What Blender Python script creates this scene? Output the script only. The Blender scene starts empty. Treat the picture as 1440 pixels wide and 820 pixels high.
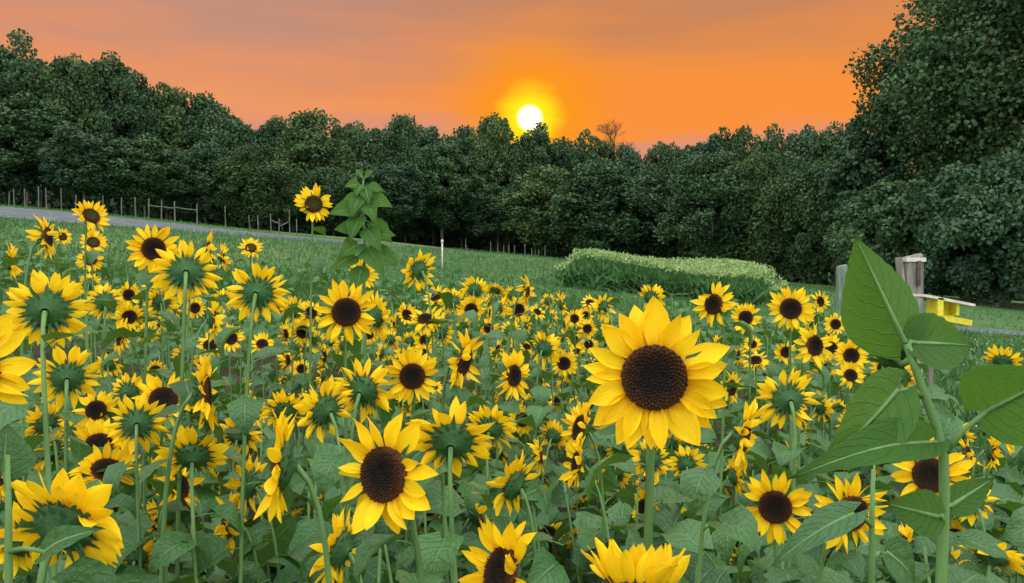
import bpy, math, random
import numpy as np
from mathutils import Vector, Matrix, Quaternion, noise as mnoise

# ------------------------------------------------------------------ camera
SC = bpy.context.scene
COL = SC.collection
F = 1040.0                      # focal length in photograph pixels (1440 wide)
CAMZ = 1.65
PITCH = math.atan(25.0 / F)
cam_d = bpy.data.cameras.new('camera')
cam_d.sensor_width = 36.0
cam_d.lens = 36.0 * F / 1440.0
cam_d.clip_start = 0.02
cam_d.clip_end = 5000.0
cam = bpy.data.objects.new('camera', cam_d)
COL.objects.link(cam)
cam.location = (0, 0, CAMZ)
cam.rotation_euler = (math.pi / 2 - PITCH, 0, 0)
SC.camera = cam
CROT = cam.rotation_euler.to_matrix()


def P(px, py, d):
    """the point at depth d metres along the photograph's pixel"""
    return Vector((0, 0, CAMZ)) + CROT @ Vector(((px - 720) / F * d, (410 - py) / F * d, -d))


def lin(r, g, b):
    f = lambda c: (c / 255 / 12.92) if c / 255 <= 0.04045 else ((c / 255 + 0.055) / 1.055) ** 2.4
    return (f(r), f(g), f(b), 1.0)


# ------------------------------------------------------------------ world, sun
SUN_DIR = (P(745, 166, 1.0) - Vector((0, 0, CAMZ))).normalized()
LOBE_DIR = (P(1010, 160, 1.0) - Vector((0, 0, CAMZ))).normalized()
SUN_EL = math.asin(SUN_DIR.z)
SUN_AZ = math.atan2(SUN_DIR.x, SUN_DIR.y)

W = bpy.data.worlds.new('World')
SC.world = W
W.use_nodes = True
nt = W.node_tree
nt.nodes.clear()


class NB:
    """small node-building helper"""
    def __init__(self, tree):
        self.t = tree

    def n(self, typ, **kw):
        nd = self.t.nodes.new(typ)
        for k, v in kw.items():
            setattr(nd, k, v)
        return nd

    def link(self, a, b):
        self.t.links.new(a, b)

    def put(self, sock, v):
        if isinstance(v, bpy.types.NodeSocket):
            self.link(v, sock)
        else:
            sock.default_value = v

    def math(self, op, a, b=None, c=None, clamp=False):
        nd = self.n('ShaderNodeMath', operation=op, use_clamp=clamp)
        self.put(nd.inputs[0], a)
        if b is not None:
            self.put(nd.inputs[1], b)
        if c is not None:
            self.put(nd.inputs[2], c)
        return nd.outputs[0]

    def step(self, v, lo, hi, to0=0.0, to1=1.0):
        nd = self.n('ShaderNodeMapRange', interpolation_type='SMOOTHSTEP')
        self.put(nd.inputs['Value'], v)
        nd.inputs['From Min'].default_value = lo
        nd.inputs['From Max'].default_value = hi
        nd.inputs['To Min'].default_value = to0
        nd.inputs['To Max'].default_value = to1
        return nd.outputs[0]

    def mix(self, fac, a, b, blend='MIX'):
        nd = self.n('ShaderNodeMix', data_type='RGBA', blend_type=blend)
        self.put(nd.inputs[0], fac)
        self.put(nd.inputs[6], a)
        self.put(nd.inputs[7], b)
        return nd.outputs[2]

    def dot(self, vec, d):
        nd = self.n('ShaderNodeVectorMath', operation='DOT_PRODUCT')
        self.link(vec, nd.inputs[0])
        nd.inputs[1].default_value = tuple(d)
        return nd.outputs['Value']

    def noise(self, vec, scale, detail=4.0, rough=0.5):
        nd = self.n('ShaderNodeTexNoise')
        if vec is not None:
            self.link(vec, nd.inputs['Vector'])
        nd.inputs['Scale'].default_value = scale
        nd.inputs['Detail'].default_value = detail
        nd.inputs['Roughness'].default_value = rough
        return nd.outputs['Fac']

    def ramp(self, fac, stops):
        nd = self.n('ShaderNodeValToRGB')
        el = nd.color_ramp.elements
        while len(el) < len(stops):
            el.new(0.5)
        for e, (p, c) in zip(el, stops):
            e.position = p
            e.color = c
        self.link(fac, nd.inputs[0])
        return nd.outputs[0]


w = NB(nt)
tc = w.n('ShaderNodeTexCoord')
D = tc.outputs['Generated']
sep = w.n('ShaderNodeSeparateXYZ')
w.link(D, sep.inputs[0])
elev = w.math('MULTIPLY', w.math('ARCSINE', sep.outputs[2]), 180 / math.pi)
ang = w.math('MULTIPLY', w.math('ARCCOSINE', w.math('MINIMUM', w.dot(D, SUN_DIR), 0.9999999)), 180 / math.pi)
lob = w.math('MULTIPLY', w.math('ARCCOSINE', w.math('MINIMUM', w.dot(D, LOBE_DIR), 0.9999999)), 180 / math.pi)
mp = w.n('ShaderNodeMapping')
w.link(D, mp.inputs[0])
mp.inputs['Scale'].default_value = (1.2, 1.2, 9.0)
streak = w.noise(mp.outputs[0], 2.6, 5.0, 0.55)
elev_n = w.math('ADD', elev, w.math('MULTIPLY', w.math('SUBTRACT', streak, 0.5), 9.0))
e01 = w.math('DIVIDE', elev_n, 30.0, clamp=True)
far_side = w.ramp(e01, [(0.30, lin(212, 146, 122)), (0.39, lin(238, 154, 104)), (0.47, lin(230, 149, 104)),
                        (0.60, lin(197, 144, 122)), (1.0, lin(160, 136, 130))])
near_side = w.ramp(e01, [(0.32, lin(222, 150, 122)), (0.375, lin(251, 147, 62)), (0.46, lin(247, 147, 62)),
                         (0.66, lin(202, 135, 92)), (1.0, lin(165, 134, 120))])
glow_col = w.mix(w.step(lob, 9.0, 36.0), near_side, far_side)
# the ring of yellow round the sun and its disc
ang0 = ang
gn = w.noise(mp.outputs[0], 9.0, 4.0, 0.6)
ang = w.math('ADD', ang, w.math('MULTIPLY', w.math('SUBTRACT', gn, 0.5), 0.9))
glow_col = w.mix(w.step(ang, 8.5, 1.3), glow_col, lin(255, 152, 26))
glow_col = w.mix(w.step(ang, 3.1, 0.9), glow_col, (1.05, 0.86, 0.012, 1))
sky = w.n('ShaderNodeTexSky', sky_type='NISHITA')
sky.sun_disc = False
sky.sun_elevation = SUN_EL
sky.sun_rotation = SUN_AZ
sky.altitude = 200.0
sky.air_density = 1.3
sky.dust_density = 3.0
sky.ozone_density = 1.0
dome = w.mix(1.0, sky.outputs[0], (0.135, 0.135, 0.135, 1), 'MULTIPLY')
sky_fill = w.mix(0.62, dome, w.mix(w.step(elev, 0.0, 75.0), (3.15, 3.12, 2.95, 1), (4.7, 4.7, 4.5, 1)))          # bright fill added to the sky overhead and behind, to light the field
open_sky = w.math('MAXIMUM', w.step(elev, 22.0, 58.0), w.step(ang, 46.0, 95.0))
full = w.mix(open_sky, glow_col, sky_fill)
disc = w.step(ang0, 1.12, 0.40)
full = w.mix(disc, full, (3.0, 2.85, 2.3, 1))
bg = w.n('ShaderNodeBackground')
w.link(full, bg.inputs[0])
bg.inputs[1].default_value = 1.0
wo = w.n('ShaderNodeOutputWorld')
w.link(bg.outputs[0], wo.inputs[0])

sun_d = bpy.data.lights.new('sun', 'SUN')
sun_d.energy = 0.22
sun_d.angle = math.radians(1.8)
sun_d.color = (1.0, 0.55, 0.22)
sun = bpy.data.objects.new('sun', sun_d)
COL.objects.link(sun)
sun.rotation_euler = SUN_DIR.to_track_quat('Z', 'Y').to_euler()
sun.location = (0, 0, 30)

SC.view_settings.view_transform = 'Standard'
SC.view_settings.look = 'None'
SC.view_settings.exposure = 0.0
SC.view_settings.gamma = 1.0
SC.render.engine = 'CYCLES'
SC.cycles.max_bounces = 6
SC.cycles.transparent_max_bounces = 4
SC.cycles.use_denoising = True

# ------------------------------------------------------------------ helpers
R = random.Random(7)
NR = np.random.default_rng(11)


def ground(x, y):
    t = max(0.0, y - 6.0)
    zy = 4.2 * (1 - math.exp(-t / 38.0))
    b = 0.3 + 0.7 * min(1.0, max(0.0, (y - 3.0) / 18.0))
    z = zy - 0.1 * 100 * math.tanh(x / 100.0) * b
    z += 0.10 * math.sin(x * 0.21 + 1.0) * math.sin(y * 0.17) * min(1, max(0, (y - 8) / 15.0))
    if y > 140:
        z += 0.0
    return z


def mesh_obj(name, verts, faces, mat, parent=None, uv=None, smooth=True, link=True):
    me = bpy.data.meshes.new(name)
    me.from_pydata(verts, [], faces)
    if uv is not None:
        ul = me.uv_layers.new(name='UVMap')
        idx = np.empty(len(me.loops), dtype=np.int32)
        me.loops.foreach_get('vertex_index', idx)
        ul.data.foreach_set('uv', np.asarray(uv, dtype=np.float32)[idx].ravel())
    if smooth:
        me.polygons.foreach_set('use_smooth', np.ones(len(me.polygons), dtype=bool))
    if mat is not None:
        me.materials.append(mat)
    me.update()
    if not link:
        return me
    return add(name, me, parent)


def add(name, me, parent=None, loc=None, rot=None, scale=None, mat4=None):
    o = bpy.data.objects.new(name, me)
    COL.objects.link(o)
    if parent is not None:
        o.parent = parent
    if mat4 is not None:
        o.matrix_local = mat4
    else:
        if loc is not None:
            o.location = loc
        if rot is not None:
            o.rotation_euler = rot
        if scale is not None:
            o.scale = scale if hasattr(scale, '__len__') else (scale,) * 3
    return o


def empty(name, loc):
    o = bpy.data.objects.new(name, None)
    o.empty_display_size = 0.05
    COL.objects.link(o)
    o.location = loc
    return o


def tag(o, label, cat, group=None):
    o['label'] = label
    o['category'] = cat
    if group:
        o['group'] = group
    return o


def tube(pts, radii, sides=6, cap=True):
    """verts and faces of a tapered tube along pts"""
    vs, fs = [], []
    n = len(pts)
    up = Vector((0.13, 0.21, 0.97))
    for i, p in enumerate(pts):
        a = pts[min(i + 1, n - 1)] - pts[max(i - 1, 0)]
        a = a.normalized() if a.length > 1e-9 else Vector((0, 0, 1))
        s = a.cross(Vector((0.31, 0.95, 0.05)))
        if s.length < 0.2:
            s = a.cross(up)
        s.normalize()
        t = a.cross(s)
        for k in range(sides):
            q = 2 * math.pi * k / sides
            vs.append(p + radii[i] * (math.cos(q) * s + math.sin(q) * t))
    for i in range(n - 1):
        for k in range(sides):
            a, b = i * sides + k, i * sides + (k + 1) % sides
            fs.append((a, b, b + sides, a + sides))
    if cap:
        fs.append(tuple(range((n - 1) * sides, n * sides)))
        fs.append(tuple(reversed(range(sides))))
    return vs, fs


class MB:
    def __init__(self):
        self.v, self.f = [], []

    def add(self, vf):
        o = len(self.v)
        self.v += [tuple(v) for v in vf[0]]
        self.f += [tuple(i + o for i in f) for f in vf[1]]
        return self

    def box(self, c, s, m=None):
        vs = []
        for z in (-1, 1):
            for y in (-1, 1):
                for x in (-1, 1):
                    v = Vector((x * s[0] / 2, y * s[1] / 2, z * s[2] / 2))
                    vs.append((m @ v if m else v) + Vector(c))
        return self.add((vs, [(0, 2, 3, 1), (4, 5, 7, 6), (0, 1, 5, 4), (2, 6, 7, 3), (0, 4, 6, 2), (1, 3, 7, 5)]))

    def build(self, name, mat, parent=None, smooth=False):
        return mesh_obj(name, self.v, self.f, mat, parent, smooth=smooth)


def scatter(name, tv, tf, M, T, mat, parent=None, tuv=None, smooth=False):
    """join N copies of a small template: M (N,3,3), T (N,3)"""
    tv = np.asarray(tv, dtype=np.float64)
    N = len(T)
    V = np.einsum('nij,vj->nvi', M, tv) + T[:, None, :]
    V = V.reshape(-1, 3)
    nv = len(tv)
    off = np.arange(N) * nv
    me = bpy.data.meshes.new(name)
    me.vertices.add(len(V))
    me.vertices.foreach_set('co', V.astype(np.float32).ravel())
    idx, starts, tot = [], [], []
    k = 0
    for f in tf:
        starts.append(k)
        tot.append(len(f))
        k += len(f)
        idx += list(f)
    idx = np.asarray(idx)
    allidx = (idx[None, :] + off[:, None]).ravel()
    allstart = (np.asarray(starts)[None, :] + (np.arange(N) * k)[:, None]).ravel()
    me.loops.add(len(allidx))
    me.loops.foreach_set('vertex_index', allidx.astype(np.int32))
    me.polygons.add(len(allstart))
    me.polygons.foreach_set('loop_start', allstart.astype(np.int32))
    if tuv is not None:
        ul = me.uv_layers.new(name='UVMap')
        u = np.asarray(tuv, dtype=np.float32)[idx]
        ul.data.foreach_set('uv', np.tile(u, (N, 1)).ravel())
    if smooth:
        me.polygons.foreach_set('use_smooth', np.ones(len(me.polygons), dtype=bool))
    me.update(calc_edges=True)
    me.validate()
    me.materials.append(mat)
    if parent == 'MESH':
        return me
    return add(name, me, parent)


def frames(X, Z):
    """rotation matrices with local x along X and local z near Z (arrays)"""
    X = X / np.linalg.norm(X, axis=1, keepdims=True)
    Y = np.cross(Z, X)
    Y /= np.maximum(np.linalg.norm(Y, axis=1, keepdims=True), 1e-6)
    Z = np.cross(X, Y)
    return np.stack([X, Y, Z], axis=2)


# ------------------------------------------------------------------ materials
def new_mat(name):
    m = bpy.data.materials.new(name)
    m.use_nodes = True
    m.node_tree.nodes.clear()
    return m, NB(m.node_tree)


def finish(b, col, rough=0.6, spec=0.3, bump=None, bstr=0.3, bdist=0.01, trans=None, tfac=0.0, metal=0.0):
    p = b.n('ShaderNodeBsdfPrincipled')
    b.put(p.inputs['Base Color'], col)
    b.put(p.inputs['Roughness'], rough)
    p.inputs['Specular IOR Level'].default_value = spec
    p.inputs['Metallic'].default_value = metal
    if bump is not None:
        bn = b.n('ShaderNodeBump')
        bn.inputs['Strength'].default_value = bstr
        bn.inputs['Distance'].default_value = bdist
        b.link(bump, bn.inputs['Height'])
        b.link(bn.outputs[0], p.inputs['Normal'])
    out = b.n('ShaderNodeOutputMaterial')
    if trans is not None:
        t = b.n('ShaderNodeBsdfTranslucent')
        b.put(t.inputs[0], trans)
        mx = b.n('ShaderNodeMixShader')
        mx.inputs[0].default_value = tfac
        b.link(p.outputs[0], mx.inputs[1])
        b.link(t.outputs[0], mx.inputs[2])
        b.link(mx.outputs[0], out.inputs[0])
    else:
        b.link(p.outputs[0], out.inputs[0])


def leaf_material(name, dark, light, vein, tfac=0.22, vs=8.0, rough=0.5, spec=0.45, pk=1.3):
    m, b = new_mat(name)
    tcn = b.n('ShaderNodeTexCoord')
    s = b.n('ShaderNodeSeparateXYZ')
    b.link(tcn.outputs['UV'], s.inputs[0])
    u, v = s.outputs[0], s.outputs[1]
    av = b.math('ABSOLUTE', b.math('SUBTRACT', b.math('MULTIPLY', v, 2.0), 1.0))
    warp = b.noise(tcn.outputs['UV'], 4.0, 2.0)
    a = b.math('SUBTRACT', b.math('ADD', u, b.math('MULTIPLY', warp, 0.16)), b.math('MULTIPLY', b.math('POWER', av, 1.25), 0.30))
    fr = b.math('FRACT', b.math('MULTIPLY', a, vs))
    tri = b.math('MULTIPLY', b.math('ABSOLUTE', b.math('SUBTRACT', fr, 0.5)), 2.0)
    side = b.math('MULTIPLY', b.step(tri, 0.84, 1.0), b.step(av, 1.0, 0.5, 0.25, 0.9))
    mid = b.step(av, 0.09, 0.02)
    vn = b.math('MAXIMUM', side, mid)
    oi = b.n('ShaderNodeObjectInfo')
    geo = b.n('ShaderNodeNewGeometry')
    nz = b.noise(geo.outputs['Position'], 5.0, 3.0)
    fac = b.math('ADD', b.math('MULTIPLY', nz, 0.75), b.math('MULTIPLY', oi.outputs['Random'], 0.45), clamp=True)
    col = b.mix(fac, dark, light)
    fine = b.noise(tcn.outputs['UV'], 26.0, 3.0, 0.6)
    col = b.mix(b.math('MULTIPLY', fine, 0.35), col, tuple(c * 0.55 for c in dark[:3]) + (1,))
    col = b.mix(b.math('MULTIPLY', vn, 0.45), col, vein)
    # small brown spots of wear
    sp = b.step(b.noise(geo.outputs['Position'], 60.0, 2.0), 0.72, 0.78)
    col = b.mix(b.math('MULTIPLY', sp, 0.6), col, (0.10, 0.075, 0.03, 1))
    pucker = b.noise(geo.outputs['Position'], 70.0, 2.0)
    quilt = b.math('ADD', b.math('ADD', b.math('MULTIPLY', vn, -0.6), b.math('MULTIPLY', fine, 0.35)), b.math('MULTIPLY', pucker, pk))
    tcol = b.mix(fac, (0.07, 0.17, 0.012, 1), (0.13, 0.26, 0.018, 1))
    finish(b, col, rough, spec, quilt, 0.8, 0.006, tcol, tfac)
    return m


M_LEAF = leaf_material('sunflower_leaf_green', (0.014, 0.076, 0.018, 1), (0.066, 0.190, 0.052, 1), (0.17, 0.33, 0.12, 1), rough=0.36)
M_LEAF_BIG = leaf_material('large_leaf_green', (0.045, 0.150, 0.026, 1), (0.095, 0.240, 0.050, 1), (0.26, 0.46, 0.16, 1), 0.52, 7.0, 0.55, 0.2, 0.35)


def plain(name, c1, c2, scale=8.0, rough=0.7, spec=0.3, bstr=0.3, bdist=0.01, coord='Object', tfac=0.0, trans=None,
          stretch=None, rnd=0.0):
    m, b = new_mat(name)
    tcn = b.n('ShaderNodeTexCoord')
    vec = tcn.outputs[coord] if coord != 'World' else b.n('ShaderNodeNewGeometry').outputs['Position']
    if stretch:
        mpn = b.n('ShaderNodeMapping')
        b.link(vec, mpn.inputs[0])
        mpn.inputs['Scale'].default_value = stretch
        vec = mpn.outputs[0]
    nz = b.noise(vec, scale, 5.0, 0.6)
    fac = b.step(nz, 0.3, 0.7)
    if rnd:
        oi = b.n('ShaderNodeObjectInfo')
        fac = b.math('ADD', b.math('MULTIPLY', fac, 1 - rnd), b.math('MULTIPLY', oi.outputs['Random'], rnd))
    col = b.mix(fac, c1, c2)
    finish(b, col, rough, spec, nz, bstr, bdist, trans, tfac)
    return m


M_STEM = plain('stem_green', (0.055, 0.135, 0.036, 1), (0.14, 0.26, 0.085, 1), 40, 0.6, 0.3, 0.3, 0.002, stretch=(1, 1, 0.15), rnd=0.4)
M_BRACT = plain('bract_green', (0.020, 0.075, 0.024, 1), (0.060, 0.160, 0.050, 1), 22, 0.6, 0.25, 0.3, 0.003, rnd=0.3,
                tfac=0.15, trans=(0.08, 0.2, 0.02, 1))


def petal_material():
    m, b = new_mat('sunflower_petal_yellow')
    tcn = b.n('ShaderNodeTexCoord')
    s = b.n('ShaderNodeSeparateXYZ')
    b.link(tcn.outputs['UV'], s.inputs[0])
    oi = b.n('ShaderNodeObjectInfo')
    mpn = b.n('ShaderNodeMapping')
    b.link(tcn.outputs['UV'], mpn.inputs[0])
    mpn.inputs['Scale'].default_value = (1.2, 9.0, 1.0)
    st = b.noise(mpn.outputs[0], 1.6, 3.0, 0.6)
    geo = b.n('ShaderNodeNewGeometry')
    nz = b.noise(geo.outputs['Position'], 9.0, 2.0)
    f = b.math('ADD', b.math('MULTIPLY', st, 0.6), b.math('MULTIPLY', oi.outputs['Random'], 0.4))
    col = b.mix(f, (0.90, 0.53, 0.004, 1), (0.93, 0.72, 0.008, 1))
    col = b.mix(b.step(s.outputs[0], 0.30, 0.0), col, (0.80, 0.33, 0.004, 1))
    col = b.mix(b.step(nz, 0.62, 0.85), col, (0.89, 0.49, 0.004, 1))
    finish(b, col, 0.55, 0.2, st, 0.5, 0.004, (0.95, 0.58, 0.01, 1), 0.30)
    return m


M_PETAL = petal_material()


def disc_material(name, rim, mid, core):
    m, b = new_mat(name)
    tcn = b.n('ShaderNodeTexCoord')
    ln = b.n('ShaderNodeVectorMath', operation='LENGTH')
    b.link(tcn.outputs['Object'], ln.inputs[0])
    nz = b.noise(tcn.outputs['Object'], 22.0, 3.0)
    r = b.math('ADD', ln.outputs['Value'], b.math('MULTIPLY', b.math('SUBTRACT', nz, 0.5), 0.22))
    col = b.ramp(b.math('DIVIDE', r, 0.5, clamp=True), [(0.0, core), (0.42, core), (0.62, mid), (0.90, rim), (1.0, rim)])
    finish(b, col, 0.8, 0.2, nz, 0.5, 0.01)
    return m


M_DISC = disc_material('disc_dark_brown', (0.075, 0.030, 0.010, 1), (0.030, 0.013, 0.007, 1), (0.011, 0.008, 0.006, 1))
M_DISC_Y = disc_material('disc_young', (0.060, 0.026, 0.008, 1), (0.055, 0.034, 0.010, 1), (0.050, 0.060, 0.014, 1))


def tree_leaf_material(name, dark, light):
    m, b = new_mat(name)
    geo = b.n('ShaderNodeNewGeometry')
    oi = b.n('ShaderNodeObjectInfo')
    big = b.noise(geo.outputs['Position'], 0.45, 3.0)  # clump-sized highlights and shading mixed into the leaf colour
    fine = b.noise(geo.outputs['Position'], 3.5, 2.0)
    f = b.math('ADD', b.math('MULTIPLY', b.step(big, 0.35, 0.65), 0.55),
               b.math('ADD', b.math('MULTIPLY', fine, 0.35), b.math('MULTIPLY', oi.outputs['Random'], 0.35)), clamp=True)
    col = b.mix(f, dark, light)
    finish(b, col, 0.6, 0.25, None, trans=(0.04, 0.10, 0.015, 1), tfac=0.12)
    return m


M_TREE = [tree_leaf_material('tree_leaf_green', (0.014, 0.042, 0.018, 1), (0.058, 0.118, 0.046, 1)),
          tree_leaf_material('tree_leaf_bluish', (0.014, 0.040, 0.022, 1), (0.050, 0.106, 0.052, 1)),
          tree_leaf_material('tree_leaf_yellowish', (0.018, 0.044, 0.016, 1), (0.072, 0.128, 0.042, 1))]
M_BARK = plain('bark', (0.07, 0.06, 0.05, 1), (0.19, 0.17, 0.145, 1), 6.0, 0.9, 0.2, 0.6, 0.05, stretch=(1, 1, 0.2))
M_TWIG = plain('bare_twig', (0.10, 0.055, 0.035, 1), (0.20, 0.11, 0.07, 1), 4.0, 0.9, 0.1, 0.2, 0.02)
M_WOOD = plain('weathered_wood', (0.10, 0.095, 0.09, 1), (0.28, 0.27, 0.25, 1), 14.0, 0.85, 0.2, 0.6, 0.01, stretch=(1, 1, 0.12))
M_OLD = plain('old_fence_wood', (0.07, 0.075, 0.07, 1), (0.17, 0.18, 0.17, 1), 8.0, 0.9, 0.1, 0.4, 0.01, stretch=(1, 1, 0.2))
M_WOOD_G = plain('greenish_wood', (0.08, 0.12, 0.10, 1), (0.18, 0.24, 0.20, 1), 12.0, 0.85, 0.2, 0.5, 0.01, stretch=(1, 1, 0.2))
M_WHITE = plain('white_paint', (0.42, 0.40, 0.36, 1), (0.62, 0.60, 0.55, 1), 25.0, 0.6, 0.3, 0.2, 0.003)
M_YELLOW = plain('yellow_paint', (0.50, 0.44, 0.02, 1), (0.66, 0.58, 0.05, 1), 30.0, 0.5, 0.35, 0.2, 0.003)
M_GRAVEL = plain('gravel', (0.065, 0.075, 0.085, 1), (0.13, 0.145, 0.165, 1), 1.6, 0.95, 0.1, 0.8, 0.03, coord='World')
M_GRASS = plain('grass_blade', (0.035, 0.095, 0.030, 1), (0.085, 0.185, 0.065, 1), 0.8, 0.7, 0.15, 0.0, 0.01, coord='World',
                tfac=0.2, trans=(0.06, 0.16, 0.02, 1))
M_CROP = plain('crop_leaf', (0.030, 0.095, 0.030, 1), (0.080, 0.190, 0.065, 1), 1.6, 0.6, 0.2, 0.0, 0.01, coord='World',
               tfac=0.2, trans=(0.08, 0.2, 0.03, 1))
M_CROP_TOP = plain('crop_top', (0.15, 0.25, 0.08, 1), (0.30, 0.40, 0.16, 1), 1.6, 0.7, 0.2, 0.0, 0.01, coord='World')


def ground_material():
    m, b = new_mat('soil_and_turf')
    geo = b.n('ShaderNodeNewGeometry')
    pos = geo.outputs['Position']
    n1 = b.noise(pos, 0.12, 4.0)
    n2 = b.noise(pos, 2.4, 6.0, 0.65)
    turf = b.mix(b.step(n2, 0.3, 0.7), (0.030, 0.075, 0.026, 1), (0.075, 0.150, 0.055, 1))
    turf = b.mix(b.step(n1, 0.45, 0.7), turf, (0.085, 0.135, 0.050, 1))
    soil = b.mix(b.step(n2, 0.35, 0.65), (0.022, 0.018, 0.012, 1), (0.045, 0.038, 0.024, 1))
    s = b.n('ShaderNodeSeparateXYZ')
    b.link(pos, s.inputs[0])
    edge = b.math('ADD', s.outputs[1], b.math('MULTIPLY', n2, 2.0))
    col = b.mix(b.step(edge, 10.0, 12.0), soil, turf)
    xe = b.math('SUBTRACT', s.outputs[0], b.math('MULTIPLY', s.outputs[1], 0.46))
    col = b.mix(b.step(xe, 0.6, 1.2), col, turf)
    finish(b, col, 0.95, 0.1, n2, 0.6, 0.05)
    return m


M_GROUND = ground_material()

# ------------------------------------------------------------------ the ground and the roads
xs = np.concatenate([np.linspace(-1200, -90, 16)[:-1], np.linspace(-90, 70, 107), np.linspace(70, 1200, 16)[1:]])
ys = np.concatenate([np.linspace(-200, -6, 10)[:-1], np.linspace(-6, 110, 94), np.linspace(110, 2500, 24)[1:]])
gv = [(float(x), float(y), ground(float(x), float(y))) for y in ys for x in xs]
nx = len(xs)
gf = [(j * nx + i, j * nx + i + 1, (j + 1) * nx + i + 1, (j + 1) * nx + i) for j in range(len(ys) - 1) for i in range(nx - 1)]
g = mesh_obj('ground', gv, gf, M_GROUND)
g['kind'] = 'structure'


def road(name, path, width):
    vs, fs = [], []
    pts, wds = [], []
    for (a, b2, wa, wb) in zip(path[:-1], path[1:], width[:-1], width[1:]):
        n = max(2, int((Vector(b2) - Vector(a)).length / 1.0))
        pts += [Vector(a).lerp(Vector(b2), k / n) for k in range(n)]
        wds += [wa + (wb - wa) * k / n for k in range(n)]
    pts.append(Vector(path[-1]))
    wds.append(width[-1])
    for i, p in enumerate(pts):
        t = (pts[min(i + 1, len(pts) - 1)] - pts[max(i - 1, 0)]).normalized()
        nrm = Vector((-t.y, t.x))
        for k in range(7):
            q = p + nrm * wds[i] * (k / 6 - 0.5) * (1 + 0.05 * math.sin(i * 0.9))
            vs.append((q.x, q.y, ground(q.x, q.y) + 0.06 - 0.05 * abs(k / 3 - 1) ** 4))
    for i in range(len(pts) - 1):
        for k in range(6):
            fs.append((i * 7 + k, i * 7 + k + 1, i * 7 + k + 8, i * 7 + k + 7))
    o = mesh_obj(name, vs, fs, M_GRAVEL)
    o['kind'] = 'structure'
    return o


road('gravel_road', [(-75, 33), (-50, 33.5), (-34, 34), (-24, 34.5), (-15, 36.5), (-10.5, 40), (-8.5, 44)], [16, 16, 16, 16, 15, 10, 5])
road('gravel_lane', [(11.2, 19.6), (14.2, 20.6), (20, 21.0), (30, 19), (50, 14)], [1.5] * 5)

# ------------------------------------------------------------------ trees
QUAD = [(-0.5, -0.32, 0), (0.1, -0.5, 0.06), (0.55, 0.0, -0.05), (0.1, 0.5, 0.06), (-0.5, 0.32, 0)]
QF = [(0, 1, 2, 3, 4)]


def crown_mesh(name, seed, H, Rad, zlo, n_clump, per, leaf, mat, shape=0.55, lump=0.22, cr=1.0):
    """leaf-sized faces gathered in clumps over the limbs of one crown"""
    rg = np.random.default_rng(seed)
    cz = zlo + (H - zlo) * 0.48
    hz = (H - zlo) / 2
    cs, rs = [], []
    offs = rg.uniform(-10, 10, 3)
    while len(cs) < n_clump:
        d = rg.normal(size=3)
        d /= np.linalg.norm(d)
        rr = rg.uniform(0.35, 1.0) ** 0.55
        lumpv = 1 + lump * 2 * mnoise.noise(Vector((d[0] * 1.9 + offs[0], d[1] * 1.9 + offs[1], d[2] * 1.9 + offs[2])))
        zz = d[2] * rr
        taper = 1 - 0.16 * max(0, zz) ** 1.3 - 0.18 * max(0, -zz) ** 2
        p = np.array([d[0] * Rad * rr * lumpv * taper, d[1] * Rad * rr * lumpv * taper, cz + zz * hz * (0.9 + 0.25 * (lumpv - 1))])
        cs.append(p)
        rs.append(rg.uniform(0.16, 0.30) * Rad * cr)
    cs, rs = np.array(cs), np.array(rs)
    N = n_clump * per
    ci = np.repeat(np.arange(n_clump), per)
    d = rg.normal(size=(N, 3))
    d[:, 2] = d[:, 2] * 0.9 + 0.12
    d /= np.linalg.norm(d, axis=1, keepdims=True)
    rad = rg.uniform(0.25, 1.0, N) ** 0.5
    T = cs[ci] + d * (rad * rs[ci])[:, None] * np.array([1.1, 1.1, 1.0])
    T[:, 2] = np.clip(T[:, 2], 0.3, None)
    Z = d * 0.6 + rg.normal(size=(N, 3)) * 0.6 + np.array([0, 0, 0.30])
    X = rg.normal(size=(N, 3)) + np.array([0, 0, -0.35])
    M = frames(X, Z) * (leaf * rg.uniform(0.6, 1.35, N))[:, None, None]
    return scatter(name, QUAD, QF, M, T, mat, 'MESH'), cs


def trunk_mesh(name, seed, H, cs, r0, mat, bare=0.0):
    rg = random.Random(seed)
    mb = MB()
    top = H * 0.72
    pts = [Vector((rg.uniform(-.12, .12) * k, rg.uniform(-.12, .12) * k, top * k / 6 - (0.4 if k == 0 else 0))) for k in range(7)]
    mb.add(tube(pts, [r0 * (1.25 - 0.16 * k) for k in range(7)], 7))
    pick = rg.sample(range(len(cs)), min(14, len(cs)))
    for i in pick:
        c = Vector(cs[i])
        k = min(5, max(1, int((c.z * 0.62) / top * 6)))
        a = pts[k]
        m_ = a.lerp(c, 0.5) + Vector((0, 0, 0.06 * (c - a).length))
        mb.add(tube([a, m_, c], [r0 * 0.42, r0 * 0.24, r0 * 0.07], 5))
    return mesh_obj(name, mb.v, mb.f, mat, link=False)


VARS = []
for i, (H, Rad, zlo, shp) in enumerate([(16, 4.6, .2, .5), (16, 4.2, 2.4, .5), (16, 5.0, 0.0, .6), (16, 4.3, 2.8, .5),
                                        (16, 4.8, 0.4, .5), (16, 4.0, 1.2, .5), (16, 5.2, 0.2, .5)]):
    cm, cs = crown_mesh('crown', 100 + i, H, Rad, zlo, 170, 190, 0.27, M_TREE[i % 3])
    tm = trunk_mesh('trunk', 200 + i, H, cs, 0.20, M_BARK)
    VARS.append((cm, tm, Rad))


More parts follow.
